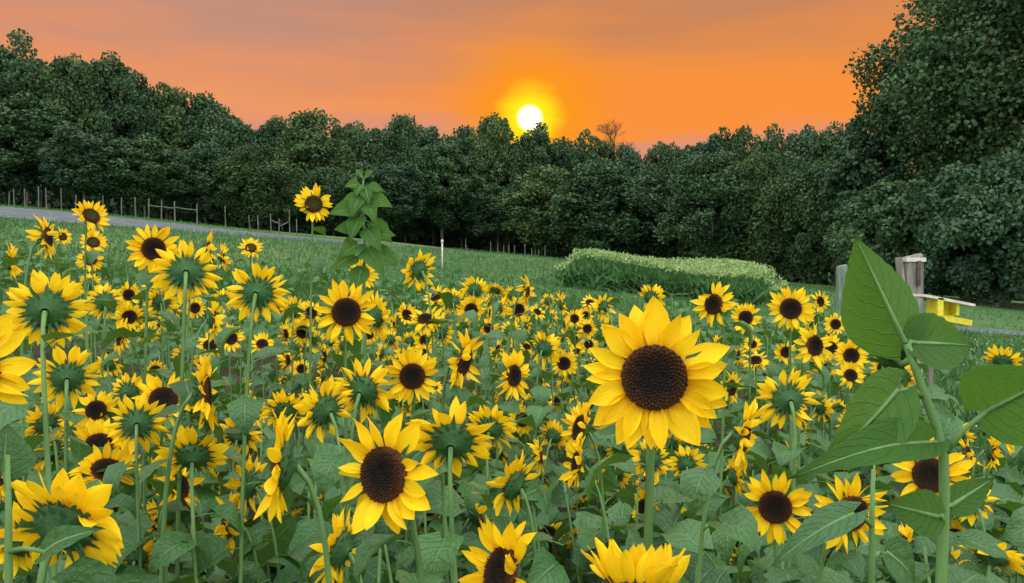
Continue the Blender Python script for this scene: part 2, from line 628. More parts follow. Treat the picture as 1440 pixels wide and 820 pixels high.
def tree(px, top, half, d, var, label, name='broadleaf_tree', group='trees of the wood edge'):
    x = (px - 720) / F * d
    z0 = ground(x, d)
    ztop = P(px, top - 8, d).z
    cm, tm, Rad = VARS[var]
    sz = (ztop - z0) / 16.0
    sr = 1.22 * half / F * d / Rad
    o = empty(name, (x, d, z0))
    o.rotation_euler = (0, 0, R.uniform(0, 6.28))
    c = add('crown', cm, o)
    c.scale = (sr, sr, sz)
    t = add('trunk', tm, o)
    t.scale = (min(sr, sz), min(sr, sz), sz)
    tag(o, label, 'tree', group)
    return o


# px, skyline row, half width in pixels, distance, crown variant, label
TREES = [
    (14, 52, 46, 72, 0, 'tallest dark tree at the left edge of the photo, loose top against the sky'),
    (-40, 60, 60, 70, 4, 'dark tree cut off by the left edge of the photo'),
    (62, 72, 40, 78, 1, 'tall tree right of the leftmost tree, ragged top'),
    (108, 78, 42, 74, 2, 'broad tall tree with flat ragged top in the left wood'),
    (152, 78, 40, 76, 3, 'tall tree where the left skyline starts to fall to the right'),
    (196, 104, 40, 77, 4, 'round topped tree just below the first step of the left skyline'),
    (236, 124, 38, 78, 5, 'narrow dark tree halfway down the sloping left skyline'),
    (282, 138, 42, 79, 6, 'broad domed tree above the left fence with rails'),
    (322, 154, 34, 82, 0, 'dark tree on the lower end of the sloping left skyline'),
    (356, 176, 34, 84, 1, 'low tree at the dip in the skyline left of the domed tree'),
    (398, 168, 30, 83, 3, 'slim tree leaning into the left side of the domed tree'),
    (440, 156, 46, 80, 2, 'big domed tree above the highest sunflower'),
    (486, 178, 30, 86, 5, 'small topped tree right of the big domed tree'),
    (524, 173, 34, 84, 0, 'dark tree rising behind the tall budding sunflower'),
    (570, 168, 34, 83, 6, 'tree with tufted top midway between domed tree and sun'),
    (610, 180, 34, 85, 1, 'dark tree over the bare trunks left of the sun'),
    (650, 178, 36, 84, 4, 'full tree two crowns left of the sun'),
    (698, 160, 36, 82, 2, 'tree with warm lit top just left of the sun'),
    (752, 177, 36, 83, 3, 'tree straight under the sun'),
    (798, 187, 34, 85, 0, 'round tree just right of the sun'),
    (838, 198, 32, 88, 5, 'low dark tree left of the bare tree'),
    (884, 204, 34, 86, 4, 'low tree at the right foot of the bare tree'),
    (934, 206, 34, 86, 6, 'lowest skyline tree under the pink cloud gap'),
    (990, 188, 36, 80, 1, 'tree on the right side of the skyline gap'),
    (1034, 176, 36, 78, 2, 'tufted tree above the pale crop plot'),
    (1082, 184, 38, 76, 0, 'full tree above the right end of the crop plot'),
    (1130, 178, 38, 72, 4, 'dark tree beyond the face-on sunflower on the right'),
    (1176, 174, 38, 68, 3, 'tree touching the left flank of the huge right tree'),
    # the lower front row of the wood
    (40, 170, 52, 62, 3, 'bushy front tree over the first fence posts on the left'),
    (120, 190, 50, 63, 1, 'bushy front tree behind the tilted yellow sunflower on the left'),
    (205, 196, 48, 64, 3, 'bushy front tree behind the railed fence'),
    (290, 215, 46, 65, 4, 'bushy front tree above the end of the railed fence'),
    (368, 232, 42, 66, 2, 'low front tree left of the highest sunflower'),
    (470, 238, 44, 68, 6, 'low front tree behind the highest sunflower'),
    (545, 244, 40, 72, 1, 'low front tree with bare stem right of the budding sunflower'),
    (622, 240, 42, 74, 3, 'front tree with bare lower trunk behind the white marker post'),
    (700, 246, 42, 75, 1, 'front tree with bare lower trunk below and left of the sun'),
    (775, 240, 50, 70, 2, 'bushy front tree at the left end of the crop plot'),
    (845, 236, 50, 68, 0, 'bushy front tree behind the middle of the crop plot'),
    (920, 246, 46, 66, 4, 'low bushy front tree behind the crop plot, right of middle'),
    (1000, 238, 48, 64, 6, 'bushy front tree behind the right half of the crop plot'),
    (1075, 244, 46, 62, 2, 'bushy front tree at the right end of the crop plot'),
    (1140, 250, 44, 58, 0, 'bushy front tree behind the greenish post'),
]
for q, t_ in enumerate(TREES):
    t_ = list(t_)
    if q >= 28:
        t_[1] += R.uniform(-42, 22)
        t_[2] *= R.uniform(.85, 1.15)
        t_[3] += R.uniform(-3, 4)
    tree(*t_)


def big_tree(px, top, half, d, seed, zlo, label, n_clump=260, per=150, leaf=0.34, vi=1, cr=.8, lump=.16):
    x = (px - 720) / F * d
    z0 = ground(x, d)
    H = P(px, top, d).z - z0
    Rad = half / F * d
    o = empty('broadleaf_tree', (x, d, z0))
    cm, cs = crown_mesh('crown', seed, H, Rad, zlo, n_clump, per, leaf, M_TREE[vi], lump=lump, cr=cr)
    add('crown', cm, o)
    add('trunk', trunk_mesh('trunk', seed + 1, H, cs, 0.38, M_BARK), o)
    tag(o, label, 'tree', 'tall trees on the right')
    return o


big_tree(1512, -190, 262, 44, 31, .3, 'huge dark tree filling the right edge of the photo', 1000, 220, 0.20, 0, .5, .07)
big_tree(1222, 128, 62, 52, 35, .2, 'slender tree with see-through top at the foot of the right slope', 170, 200, 0.22, 1)
big_tree(1390, 210, 105, 38, 37, 0.0, 'low dark tree in front of the huge right tree, over the lawn', 190, 260, 0.17, 1)
big_tree(1262, 236, 84, 42, 39, 0.0, 'low dark tree behind the forked weathered post', 170, 260, 0.18, 0)

# the deep wood behind the front trees, one mass
rg = np.random.default_rng(77)
N = 52000
wx = rg.uniform(-85, 78, N)
wy = rg.uniform(88, 108, N)
topz = np.interp(wx, [-85, -50, -35, 0, 40, 78], [15, 14.5, 10.5, 9.5, 9, 10.5]) + 1.2 * np.sin(wx * .9) + .8 * np.sin(wx * 2.3 + 1)
wz = np.array([ground(a, b) for a, b in zip(wx, wy)]) + rg.uniform(0, 1, N) * topz
Zn = rg.normal(size=(N, 3)) * .6 + np.array([0, -.5, .5])
o = scatter('woodland', QUAD, QF, frames(rg.normal(size=(N, 3)), Zn) * rg.uniform(.5, 1.1, N)[:, None, None], np.stack([wx, wy, wz], axis=1), M_TREE[1])
o['kind'] = 'stuff'
tag(o, 'deep dark wood seen between the front trees', 'woodland')


def bare_tree(px, top, half, d, seed, label):
    rg = random.Random(seed)
    x = (px - 720) / F * d
    z0 = ground(x, d)
    H = P(px, top, d).z - z0
    o = empty('bare_tree', (x, d, z0))
    mb, tw = MB(), MB()
    mb.add(tube([Vector((0, 0, -.4)), Vector((.1, 0, H * .45)), Vector((0, .1, H * .78))], [.26, .18, .10], 6))

    def grow(p, dr, ln, r, lv):
        q = p + dr * ln
        tw.add(tube([p, p.lerp(q, .5) + Vector((rg.gauss(0, .06), rg.gauss(0, .06), rg.gauss(0, .06))) * ln, q], [r, r * .8, r * .6], 3, False))
        if lv:
            for _ in range(4 if lv > 1 else 3):
                nd = (dr + Vector((rg.gauss(0, .6), rg.gauss(0, .6), rg.gauss(0, .5) + .1))).normalized()
                grow(p.lerp(q, rg.uniform(.5, 1)), nd, ln * rg.uniform(.55, .8), r * .6, lv - 1)
    for k in range(9):
        a = rg.uniform(0, 6.28)
        grow(Vector((0, 0, H * rg.uniform(.66, .78))), Vector((math.cos(a), math.sin(a), rg.uniform(.2, 1.5))).normalized(), H * .07, .06, 4)
    mesh_obj('trunk', mb.v, mb.f, M_TWIG, o)
    mesh_obj('branches', tw.v, tw.f, M_TWIG, o)
    tag(o, label, 'tree')


bare_tree(863, 152, 22, 88, 5, 'leafless round twiggy tree on the skyline right of the sun')

# ------------------------------------------------------------------ fences and posts
def fence(label, posts, rails, h_px=None):
    """posts: (px, d, height, thickness)"""
    x0 = (posts[0][0] - 720) / F * posts[0][1]
    o = empty('fence', (x0, posts[0][1], ground(x0, posts[0][1])))
    base = o.location.copy()
    tops = []
    for (px, d, h, th) in posts:
        x = (px - 720) / F * d
        z = ground(x, d)
        lx, ly = R.uniform(-.05, .05), R.uniform(-.03, .03)
        p0 = Vector((x, d, z - .2)) - base
        p1 = Vector((x + lx, d + ly, z + h)) - base
        v, f = tube([p0, p0.lerp(p1, .5), p1 - Vector((0, 0, .04)), p1], [th, th * .95, th * .92, th * .6], 6)
        mesh_obj('post', v, f, M_OLD, o, smooth=False)
        tops.append((p0, p1))
    for (i, j, fr) in rails:
        a = tops[i][0].lerp(tops[i][1], fr)
        b = tops[j][0].lerp(tops[j][1], fr + R.uniform(-.02, .02))
        v, f = tube([a, a.lerp(b, .5) + Vector((0, 0, -.03)), b], [.03, .035, .03], 5)
        mesh_obj('rail', v, f, M_OLD, o, smooth=False)
    tag(o, label, 'fence', 'fences along the wood')


pl = [(14, 51), (22, 51), (37, 51), (56, 50), (67, 50), (88, 50), (108, 50), (146, 49), (172, 49)]
fence('row of thin grey fence posts at the far left edge of the gravel road',
      [(p, d, R.uniform(1.0, 1.6), .035) for p, d in pl], [])
pr = [(192, 49), (210, 49), (228, 49), (247, 49), (278, 49)]
fence('short post and rail fence above the two overlapping left sunflowers',
      [(p, d, 1.35, .045) for p, d in pr], [(1, 2, .72), (2, 3, .72), (3, 4, .75)])
pm = [(318, 50), (352, 51), (364, 51), (382, 51), (393, 51), (408, 52), (418, 52)]
fence('broken wooden fence with a rail left of the highest sunflower',
      [(p, d, h, .04) for (p, d), h in zip(pm, (1.4, 1.0, 1.1, 1.3, 1.0, 1.7, 1.1))], [(3, 4, .7), (4, 5, .55)])
pc = [(655, 58), (690, 58), (700, 58), (708, 59), (716, 59), (724, 59), (738, 60), (748, 60), (757, 60), (766, 60)]
fence('line of small pale posts below the wood left of the crop plot',
      [(p, d, R.uniform(.7, 1.1), .035) for p, d in pc], [])


def white_post(px, d, label):
    x = (px - 720) / F * d
    z = ground(x, d)
    o = empty('marker_post', (x, d, z))
    v, f = tube([Vector((0, 0, -.2)), Vector((0, 0, .84))], [.026, .026], 8)
    mesh_obj('pole', v, f, M_WHITE, o)
    v, f = tube([Vector((0, 0, .84)), Vector((0, 0, .87)), Vector((0, 0, .93)), Vector((0, 0, .96))], [.03, .045, .045, .02], 8)
    mesh_obj('cap', v, f, M_WHITE, o)
    tag(o, label, 'post')


white_post(622, 25, 'slim white marker post with rounded cap in the meadow')


def field_post(px, top, wpx, d, mat, label, tilt=0.0):
    x = (px - 720) / F * d
    z = ground(x, d)
    ht = P(px, top, d).z - z
    wd = wpx / F * d
    m = MB()
    for k, (zz, s) in enumerate(((-.2, 1.0), (ht * .5, .97), (ht - .03, .95), (ht, .8))):
        for sx, sy in ((-1, -1), (1, -1), (1, 1), (-1, 1)):
            m.v.append((sx * wd / 2 * s + tilt * zz, sy * wd * .35 * s, zz + (0.02 * sx if k > 1 else 0)))
    for k in range(3):
        for q in range(4):
            m.f.append((k * 4 + q, k * 4 + (q + 1) % 4, k * 4 + 4 + (q + 1) % 4, k * 4 + 4 + q))
    m.f.append((12, 13, 14, 15))
    o = empty('wooden_post', (x, d, z))
    m.build('post', mat, o)
    tag(o, label, 'post')
    return o, ht, wd


field_post(1183, 373, 13, 16, M_WOOD_G, 'greenish grey flat wooden post left of the big folded leaf', 0.01)
o, ht, wd = field_post(1283, 359, 24, 9, M_WOOD, 'thick weathered forked post rising behind the big folded leaf', 0.0)
m = MB()
m.box((-wd * .78, -.05, ht - .30), (wd * .32, .05, .55), Matrix.Rotation(-.14, 3, 'Y'))
m.build('brace', M_WOOD, o)
m = MB()
m.box((0, 0, ht - .055), (wd * 1.14, wd * .82, .05))
m.build('strap', M_WHITE, o)
m = MB()
m.box((wd * .12, -wd * .44, ht - .22), (wd * .2, .02, .3))
m.build('batten', plain('dark_wood', (.04, .035, .03, 1), (.09, .08, .07, 1), 9), o)

# the yellow feeder with its flat white roof board
d = 5.0
c = P(1326, 438, d)
gz = ground(c.x, d)
o = empty('bird_feeder', (c.x, d, gz))
h0 = c.z - gz
u = d / F
rot = Matrix.Rotation(math.radians(11), 3, 'Y') @ Matrix.Rotation(math.radians(0), 3, 'X')
MB().box((1 * u, 0, h0 + 16 * u), (70 * u, .17, 3.6 * u), rot).build('roof_board', M_WHITE, o)
MB().box((-13 * u, -.02, h0 + 6 * u), (8 * u, .13, 27 * u)).build('side_panel', M_YELLOW, o)
MB().box((6 * u, .05, h0 + 2 * u), (32 * u, .02, 22 * u)).build('back_panel', M_YELLOW, o)
MB().box((16 * u, -.0, h0 + 4 * u), (4 * u, .09, 18 * u)).build('side_panel', M_YELLOW, o)
MB().box((4 * u, -.06, h0 - 11 * u), (40 * u, .16, 8 * u), Matrix.Rotation(math.radians(10), 3, 'Y')).build('tray', M_YELLOW, o)
v, f = tube([Vector((-15 * u, 0, -.2)), Vector((-15 * u, 0, h0 - 6 * u))], [.018, .018], 8)
mesh_obj('pole', v, f, M_BARK, o)
tag(o, 'yellow feeder box under a flat white roof board, right of the folded leaf', 'bird feeder')

# ------------------------------------------------------------------ crop plot, grass, clover (uncountable)
BLADE = [(0, -.5, 0), (0, .5, 0), (.5, -.38, .06), (.5, .38, .06), (1.0, 0, -.03)]
BF = [(0, 1, 3, 2), (2, 3, 4)]


def blades(name, pts, hts, wid, mat, lean=0.35, seed=3):
    rg = np.random.default_rng(seed)
    N = len(pts)
    X = rg.normal(size=(N, 3)) * lean + np.array([0, 0, 1.0])
    Z = rg.normal(size=(N, 3))
    Z[:, 2] = 0.1
    M = frames(X, Z)
    M = M * np.stack([hts, np.full(N, wid) * rg.uniform(.6, 1.4, N), hts], axis=1)[:, None, :]
    return scatter(name, BLADE, BF, M, pts, mat)


# crop plot: px 780..1095 at 22 m and running back to 33 m
cn = 15000
cx = NR.uniform(0, 1, cn)
cy = NR.uniform(22, 33, cn)
xl = np.interp(cy, [22, 33], [1.25, 3.2])
xr = np.interp(cy, [22, 26, 33], [7.9, 9.7, 10.4])
px_ = xl + (xr - xl) * cx
keep = NR.uniform(0, 1, cn) < np.where(cy < 24.5, 1.0, .7)
px_, cy = px_[keep], cy[keep]
zz = np.array([ground(a, b) for a, b in zip(px_, cy)])
lift = NR.uniform(0.0, 0.62, len(zz))
Hc = 1.02 + 0.12 * np.sin(px_ * .8) + NR.normal(0, .04, len(zz))
Hc *= np.clip((px_ - np.interp(cy, [22, 33], [1.1, 3.0])) / .7, .55, 1) * np.clip((np.interp(cy, [22, 26, 33], [8.1, 9.9, 10.6]) - px_) / .7, .55, 1)
pts = np.stack([px_, cy, zz + lift * Hc], axis=1)
o = blades('crop_plot', pts, (1 - lift) * Hc * NR.uniform(.55, 1.0, len(zz)), 0.07, M_CROP, .75)
o['kind'] = 'stuff'
tag(o, 'dense pale green rectangular plot of a low crop before the wood', 'crop')
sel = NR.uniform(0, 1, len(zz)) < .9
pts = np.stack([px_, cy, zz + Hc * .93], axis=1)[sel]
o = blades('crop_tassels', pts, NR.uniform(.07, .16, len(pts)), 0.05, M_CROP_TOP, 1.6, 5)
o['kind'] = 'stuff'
tag(o, 'light yellowish tips over the crop plot', 'crop')


def in_meadow(x, y):
    if y < 11.5 + 0.5 * math.sin(x * 1.3):
        return x > 0.46 * y + 0.9 and y > 6.0
    return True


def on_road(x, y):
    yl = np.interp(x, [-75, -50, -34, -24, -15, -9, -4], [33, 33.5, 34, 34.5, 36.5, 42, 54])
    if x < -4 and abs(y - yl) < np.interp(x, [-15, -10, -4], [8, 6.2, 4]) + .4 * math.sin(x * 2.1):
        return True
    yr = np.interp(x, [11.2, 14.2, 20, 30, 50], [19.6, 20.6, 21, 19, 14])
    return x > 11 and abs(y - yr) < .8


gp = []
while len(gp) < 62000:
    y = 6 + 46 * R.random() ** 1.7
    x = R.uniform(-.80, .80) * y
    if in_meadow(x, y) and not on_road(x, y):
        gp.append((x, y, ground(x, y) - .02))
gp = np.array(gp)
hts = NR.uniform(.08, .24, len(gp)) * (1 + .9 * (gp[:, 0] < 3) * (gp[:, 1] < 18)) * (1 - .55 * (gp[:, 0] > .5 * gp[:, 1]) * (gp[:, 1] > 19))
o = blades('grass', gp, hts, .028, M_GRASS, .5, 9)
o['kind'] = 'stuff'
tag(o, 'green meadow grass behind and beside the sunflowers', 'grass')
# clover heads in the lawn at right
cl = []
while len(cl) < 150:
    y = R.uniform(7, 15)
    x = R.uniform(.5, .74) * y
    cl.append((x, y, ground(x, y) + R.uniform(.10, .2)))
cl = np.array(cl)
OCT = [(1, 0, 0), (-1, 0, 0), (0, 1, 0), (0, -1, 0), (0, 0, 1), (0, 0, -1)]
OF = [(0, 2, 4), (2, 1, 4), (1, 3, 4), (3, 0, 4), (2, 0, 5), (1, 2, 5), (3, 1, 5), (0, 3, 5)]
o = scatter('clover_blossoms', OCT, OF, np.eye(3)[None] * NR.uniform(.008, .016, len(cl))[:, None, None], cl, M_WHITE)
o['kind'] = 'stuff'
tag(o, 'tiny white blossoms dotted over the grass at right', 'blossoms')

# ------------------------------------------------------------------ sunflower parts
PROFILE = [(0, .12), (.05, .30), (.14, .43), (.28, .47), (.42, .43), (.58, .33), (.74, .21), (.88, .10), (1, 0.004)]


def prof(t, tab):
    for (a, va), (b, vb) in zip(tab[:-1], tab[1:]):
        if t <= b:
            return va + (vb - va) * (t - a) / (b - a)
    return tab[-1][1]


def leaf_geo(nl, nw, fold, droop, wave, seed, petiole=.45, wscale=1.0, rise=.35):
    """heart-shaped blade with its stalk: stalk starts at the origin, blade runs along +x"""
    rg = random.Random(seed)
    vs, fs, uv = [], [], []
    bx, bz = petiole * math.cos(rise), petiole * math.sin(rise)
    ph = rg.uniform(0, 6)
    x, z, ang_ = bx, bz, rise * .6
    last = 0
    for i in range(nl + 1):
        t = (i / nl) ** 0.85
        dt = t - last
        last = t
        ang_ -= droop * dt
        x += dt * math.cos(ang_)
        z += dt * math.sin(ang_)
        wd = prof(t, PROFILE) * wscale
        for j in range(nw + 1):
            v = 2 * j / nw - 1
            av = abs(v)
            back = .15 * av ** 1.4 * (1 - t) ** 4
            tooth = 1 + (.05 * ((i % 2) * 2 - 1) if av > .99 and 0 < i < nl else 0)
            y = v * wd * tooth * math.cos(fold * .8)
            up = fold * av * wd + wave * math.sin(v * 2.6 + t * 7 + ph) * wd * .5 + .03 * math.sin(t * 16) * av
            vs.append((x - back - up * math.sin(ang_), y, z + up * math.cos(ang_)))
            uv.append((t, j / nw))
    w1 = nw + 1
    for i in range(nl):
        for j in range(nw):
            fs.append((i * w1 + j, i * w1 + j + 1, i * w1 + w1 + j + 1, i * w1 + w1 + j))
    o = len(vs)
    pv, pf = tube([Vector((0, 0, 0)), Vector((bx * .5, 0, bz * .62)), Vector((bx + .06, 0, bz - .004))], [.022, .018, .014], 3, False)
    vs += [tuple(q) for q in pv]
    uv += [(.5, .5)] * len(pv)
    fs += [tuple(a + o for a in f) for f in pf]
    return vs, fs, uv


LEAVES = []
for i in range(9):
    rg = random.Random(i)
    vfu = leaf_geo(6, 4, rg.uniform(-.15, .55), rg.uniform(.5, 1.9), rg.uniform(.1, .35), i, rg.uniform(.35, .6), rg.uniform(.85, 1.1))
    LEAVES.append(mesh_obj('leaf', vfu[0], vfu[1], M_LEAF, uv=vfu[2], link=False))

PPROF = [(0, .34), (.12, .62), (.3, .92), (.48, 1.0), (.66, .86), (.82, .54), (.93, .25), (1, .02)]


def petal_geo(seed, width, curl, roll, twist=0.0, nl=6, nw=4):
    rg = random.Random(seed)
    vs, fs, uv = [], [], []
    ph = rg.uniform(0, 6)
    bend = rg.uniform(-.10, .10)
    for i in range(nl + 1):
        t = i / nl
        wd = prof(t, PPROF) * width * .5
        for j in range(nw + 1):
            v = 2 * j / nw - 1
            y = v * wd + bend * t * t
            z = curl * t * t + roll * wd * (v * v) + .035 * math.cos(v * 6.0) * (1 - t * .6) * width + .05 * math.sin(t * 7 + ph) * v * width
            z += twist * v * wd * t
            vs.append((t - .04 * v * v * (1 - t), y, z))
            uv.append((t, j / nw))
    w1 = nw + 1
    for i in range(nl):
        for j in range(nw):
            fs.append((i * w1 + j, i * w1 + j + 1, i * w1 + w1 + j + 1, i * w1 + w1 + j))
    return vs, fs, uv


PET_GEO = [petal_geo(i, random.Random(i).uniform(.40, .58), random.Random(i + 50).uniform(-.20, .26),
                     random.Random(i + 90).uniform(-.1, .9), random.Random(i + 70).uniform(-.4, .4)) for i in range(10)]
PETALS = [mesh_obj('petal', a, b, M_PETAL, uv=c, link=False) for a, b, c in PET_GEO]
NARROW = [mesh_obj('petal', *(lambda g: (g[0], g[1], M_PETAL, None, g[2], True, False))(
    petal_geo(i + 60, random.Random(i + 5).uniform(.32, .46), random.Random(i + 150).uniform(-.30, .34),
              random.Random(i + 190).uniform(0, 1.1), random.Random(i + 170).uniform(-.7, .7)))) for i in range(14)]
SMALL_GEO = [petal_geo(i + 30, random.Random(i).uniform(.32, .46), random.Random(i + 50).uniform(-.3, .3),
                       random.Random(i + 90).uniform(0, .8), 0, 4, 2) for i in range(8)]

BR = [(0, -.13, 0), (0, .13, 0), (.4, -.14, .03), (.4, .14, .03), (.75, -.06, .02), (.75, .06, .02), (1.0, 0, -.03)]
BRF = [(0, 1, 3, 2), (2, 3, 5, 4), (4, 5, 6)]
BRACT = mesh_obj('bract', BR, BRF, M_BRACT, link=False)


def lathe(rows, n=20):
    vs, fs = [], []
    for r, z in rows:
        for k in range(n):
            a = 2 * math.pi * k / n
            vs.append((r * math.cos(a), r * math.sin(a), z))
    for i in range(len(rows) - 1):
        for k in range(n):
            fs.append((i * n + k, i * n + (k + 1) % n, (i + 1) * n + (k + 1) % n, (i + 1) * n + k))
    fs.append(tuple(range((len(rows) - 1) * n, len(rows) * n)))
    return vs, fs


v, f = lathe([(.09, -.30), (.14, -.24), (.30, -.19), (.44, -.10), (.46, -.02), (.40, .0)])
HEAD = mesh_obj('flower_head', v, f, M_BRACT, link=False)


def disc_geo(n, seed):
    """a domed cushion of small spiral florets, a paler fuzzy ring outside"""
    rg = random.Random(seed)
    m = MB()
    m.add(lathe([(.455, -.02), (.45, .05), (.40, .085), (.30, .10), (.18, .085), (.05, .07)], 24))
    for k in range(n):
        r = .44 * math.sqrt((k + .5) / n)
        a = k * 2.39996
        q = r / .44
        z = .070 + .035 * math.sin(min(1, q * 1.1) * math.pi * .75) - .05 * max(0, q - .85) / .15
        s = .022 + .010 * q + rg.uniform(-.003, .003)
        h = (.030 + .055 * max(0, q - .5)) * rg.uniform(.6, 1.3)
        c, s2 = math.cos(a), math.sin(a)
        tip = (r * c * 1.03 + rg.uniform(-.01, .01), r * s2 * 1.03 + rg.uniform(-.01, .01), z + h)
        m.add(([(r * c + s * c, r * s2 + s * s2, z), (r * c - s * s2, r * s2 + s * c, z), (r * c - s * c, r * s2 - s * s2, z),
                (r * c + s * s2, r * s2 - s * c, z), tip], [(0, 1, 4), (1, 2, 4), (2, 3, 4), (3, 0, 4)]))
    return m


DISC = mesh_obj('disc', *(lambda m: (m.v, m.f))(disc_geo(260, 1)), M_DISC, smooth=False, link=False)
DISC_Y = mesh_obj('disc', *(lambda m: (m.v, m.f))(disc_geo(200, 2)), M_DISC_Y, smooth=False, link=False)


def petal_frames(rg, n, lay, spread=0.0):
    """(matrix, index) for each ray petal on a unit head; spread > 0 lifts them forward"""
    out = []
    for ring in range(2):
        for k in range(n):
            if rg.random() < .05:
                continue
            a = 2 * math.pi * (k + .5 * ring) / n + rg.gauss(0, .085)
            tilt = (.14 if ring else -.05) + spread + rg.gauss(0, lay * 1.35)
            ln = rg.uniform(.55, .72) * (1 if ring == 0 else .92)
            rot = Matrix.Rotation(a, 4, 'Z') @ Matrix.Rotation(-tilt, 4, 'Y') @ Matrix.Rotation(rg.gauss(0, .34), 4, 'X')
            mt = Matrix.Translation((.40 * math.cos(a), .40 * math.sin(a), -.03 + .025 * ring)) @ rot @ Matrix.Diagonal((ln, ln * rg.uniform(.85, 1.1), ln, 1))
            out.append(mt)
    return out


def joined_petals(seed, n, lay, spread):
    rg = random.Random(seed)
    vs, fs, uvs = [], [], []
    for mt in petal_frames(rg, n, lay, spread):
        a, b, c = rg.choice(SMALL_GEO)
        o = len(vs)
        vs += [tuple(mt @ Vector(q)) for q in a]
        fs += [tuple(i + o for i in q) for q in b]
        uvs += c
    return mesh_obj('petals', vs, fs, M_PETAL, uv=uvs, link=False)


def joined_bracts(seed, n=15):
    rg = random.Random(seed)
    m = MB()
    for mt in bract_frames(rg, n):
        m.add(([mt @ Vector(q) for q in BR], BRF))
    return mesh_obj('bracts', m.v, m.f, M_BRACT, link=False)


def bract_frames(rg, n=15):
    out = []
    for ring, (r, z, ln, tl) in enumerate(((.40, -.07, .30, -.02), (.31, -.16, .30, -.25))):
        for k in range(n):
            a = 2 * math.pi * (k + .5 * ring) / n + rg.gauss(0, .05)
            mt = (Matrix.Translation((r * math.cos(a), r * math.sin(a), z)) @ Matrix.Rotation(a, 4, 'Z')
                  @ Matrix.Rotation(-(tl + rg.gauss(0, .18)), 4, 'Y') @ Matrix.Diagonal((ln * rg.uniform(.8, 1.2), ln, ln, 1)))
            out.append(mt)
    return out


SMALL_P = [joined_petals(300 + i, 14, (.16, .3, .42)[i % 3], (.0, .1, -.12, .05, .18, -.05, .3, .45)[i]) for i in range(8)]
SMALL_B = [joined_bracts(400 + i) for i in range(3)]


def bezier(a, b, c, d, n):
    out = []
    for i in range(n + 1):
        t = i / n
        s = 1 - t
        out.append(a * s ** 3 + b * 3 * s * s * t + c * 3 * s * t * t + d * t ** 3)
    return out


FLOWERS = []      # (px, py, diam) of every placed bloom


def sunflower(px, py, diam, yaw, pitch, label, real=None, spread=0.0, young=False, n_leaf=None, group='sunflowers in the field',
              lay=.14, lean=None, n_pet=None, leaf_top=.2):
    """one plant: bloom centred on the pixel at the depth that makes it diam pixels wide; yaw 0 looks at the camera, + to the right"""
    D_ = real or R.uniform(.135, .165)
    d = F * D_ / diam
    c = P(px, py, d)
    # yaw and pitch are given as seen along the line of sight
    yw = math.radians(yaw) - math.atan((px - 720) / F)
    pt = math.radians(pitch) + (.6 * math.atan((py - 385) / F) if abs(yaw) < 50 else 0)
    nrm = Vector((math.sin(yw) * math.cos(pt), -math.cos(yw) * math.cos(pt), math.sin(pt)))
    Rr = D_ / 2 * (1.0 if diam > 150 else 1.09)
    hb = c - nrm * (.28 * Rr)
    flat = Vector((nrm.x, nrm.y, 0))
    bx = hb - flat * .05 + Vector((R.uniform(-.06, .06), R.uniform(-.04, .04), 0))
    if lean:
        bx = bx + Vector((lean[0], lean[1], 0))
    gz = ground(bx.x, bx.y)
    base = Vector((bx.x, bx.y, gz))
    o = empty('sunflower', base)
    hgt = hb.z - gz
    # stem with a bent neck
    p3 = hb - base
    nk = min(.12, hgt * .2)
    p2 = p3 - nrm * nk * .75 - Vector((0, 0, nk * .55))
    p1 = Vector((0, 0, hgt * .55))
    pts_ = bezier(Vector((0, 0, -.06)), p1, p2, p3, 12)
    rs_ = [.0066 - .0026 * k / 12 for k in range(13)]
    rs_[-1] = .0052
    sc_ = 1 + .25 * (D_ - .15) / .03
    sv, sf = tube(pts_, [r * sc_ for r in rs_], 6 if d < 3.5 else 4)
    mesh_obj('stem', sv, sf, M_STEM, o)
    # bloom
    q = nrm.to_track_quat('Z', 'Y').to_matrix().to_4x4()
    roll = Matrix.Rotation(R.uniform(0, 6.28), 4, 'Z')
    hm = Matrix.Translation(c - base) @ q @ roll @ Matrix.Diagonal((Rr, Rr, Rr, 1))
    head = add('flower_head', HEAD, o, mat4=hm)
    add('disc', DISC_Y if young else DISC, head)
    if diam >= 62:
        rg = random.Random(int(px * 7 + py))
        for mt in petal_frames(rg, n_pet or rg.choice((13, 14, 15)), lay, spread):
            add('petal', rg.choice(PETALS if diam > 150 else NARROW), head, mat4=mt)
        if diam >= 78:
            for mt in bract_frames(rg):
                add('bract', BRACT, head, mat4=mt)
        else:
            b = add('bracts', R.choice(SMALL_B), head)
            b['kind'] = 'stuff'
    else:
        k = R.choice((0, 1, 2, 3, 4, 5)) if spread < .2 else (6 if spread < .33 else 7)
        b = add('petals', SMALL_P[k], head)
        b['kind'] = 'stuff'
        b = add('bracts', R.choice(SMALL_B), head)
        b['kind'] = 'stuff'
    # leaves up the stem
    n = n_leaf if n_leaf is not None else (R.randint(9, 11) if d < 2.6 else R.randint(7, 9) if d < 4 else R.randint(4, 6))
    a0 = R.uniform(0, 6.28)
    for k in range(n):
        fr = (k + R.uniform(.2, .8)) / n
        hh = .22 + fr * (hgt - leaf_top - .22)
        if hh < .15:
            continue
        t = min(11.99, max(0, hh / max(hgt, .1) * 12))
        i = int(t)
        p = pts_[i].lerp(pts_[i + 1], t - i)
        size = R.uniform(.105, .165) * (1.15 - .5 * fr) * (.92 if d < 2.2 else 1)
        add('leaf', R.choice(LEAVES), o, p, (R.gauss(0, .2), R.uniform(-.35, .35), a0 + k * 2.4 + R.gauss(0, .3)), size)
    tag(o, label, 'sunflower', group)
    FLOWERS.append((px, py, diam))
    return o


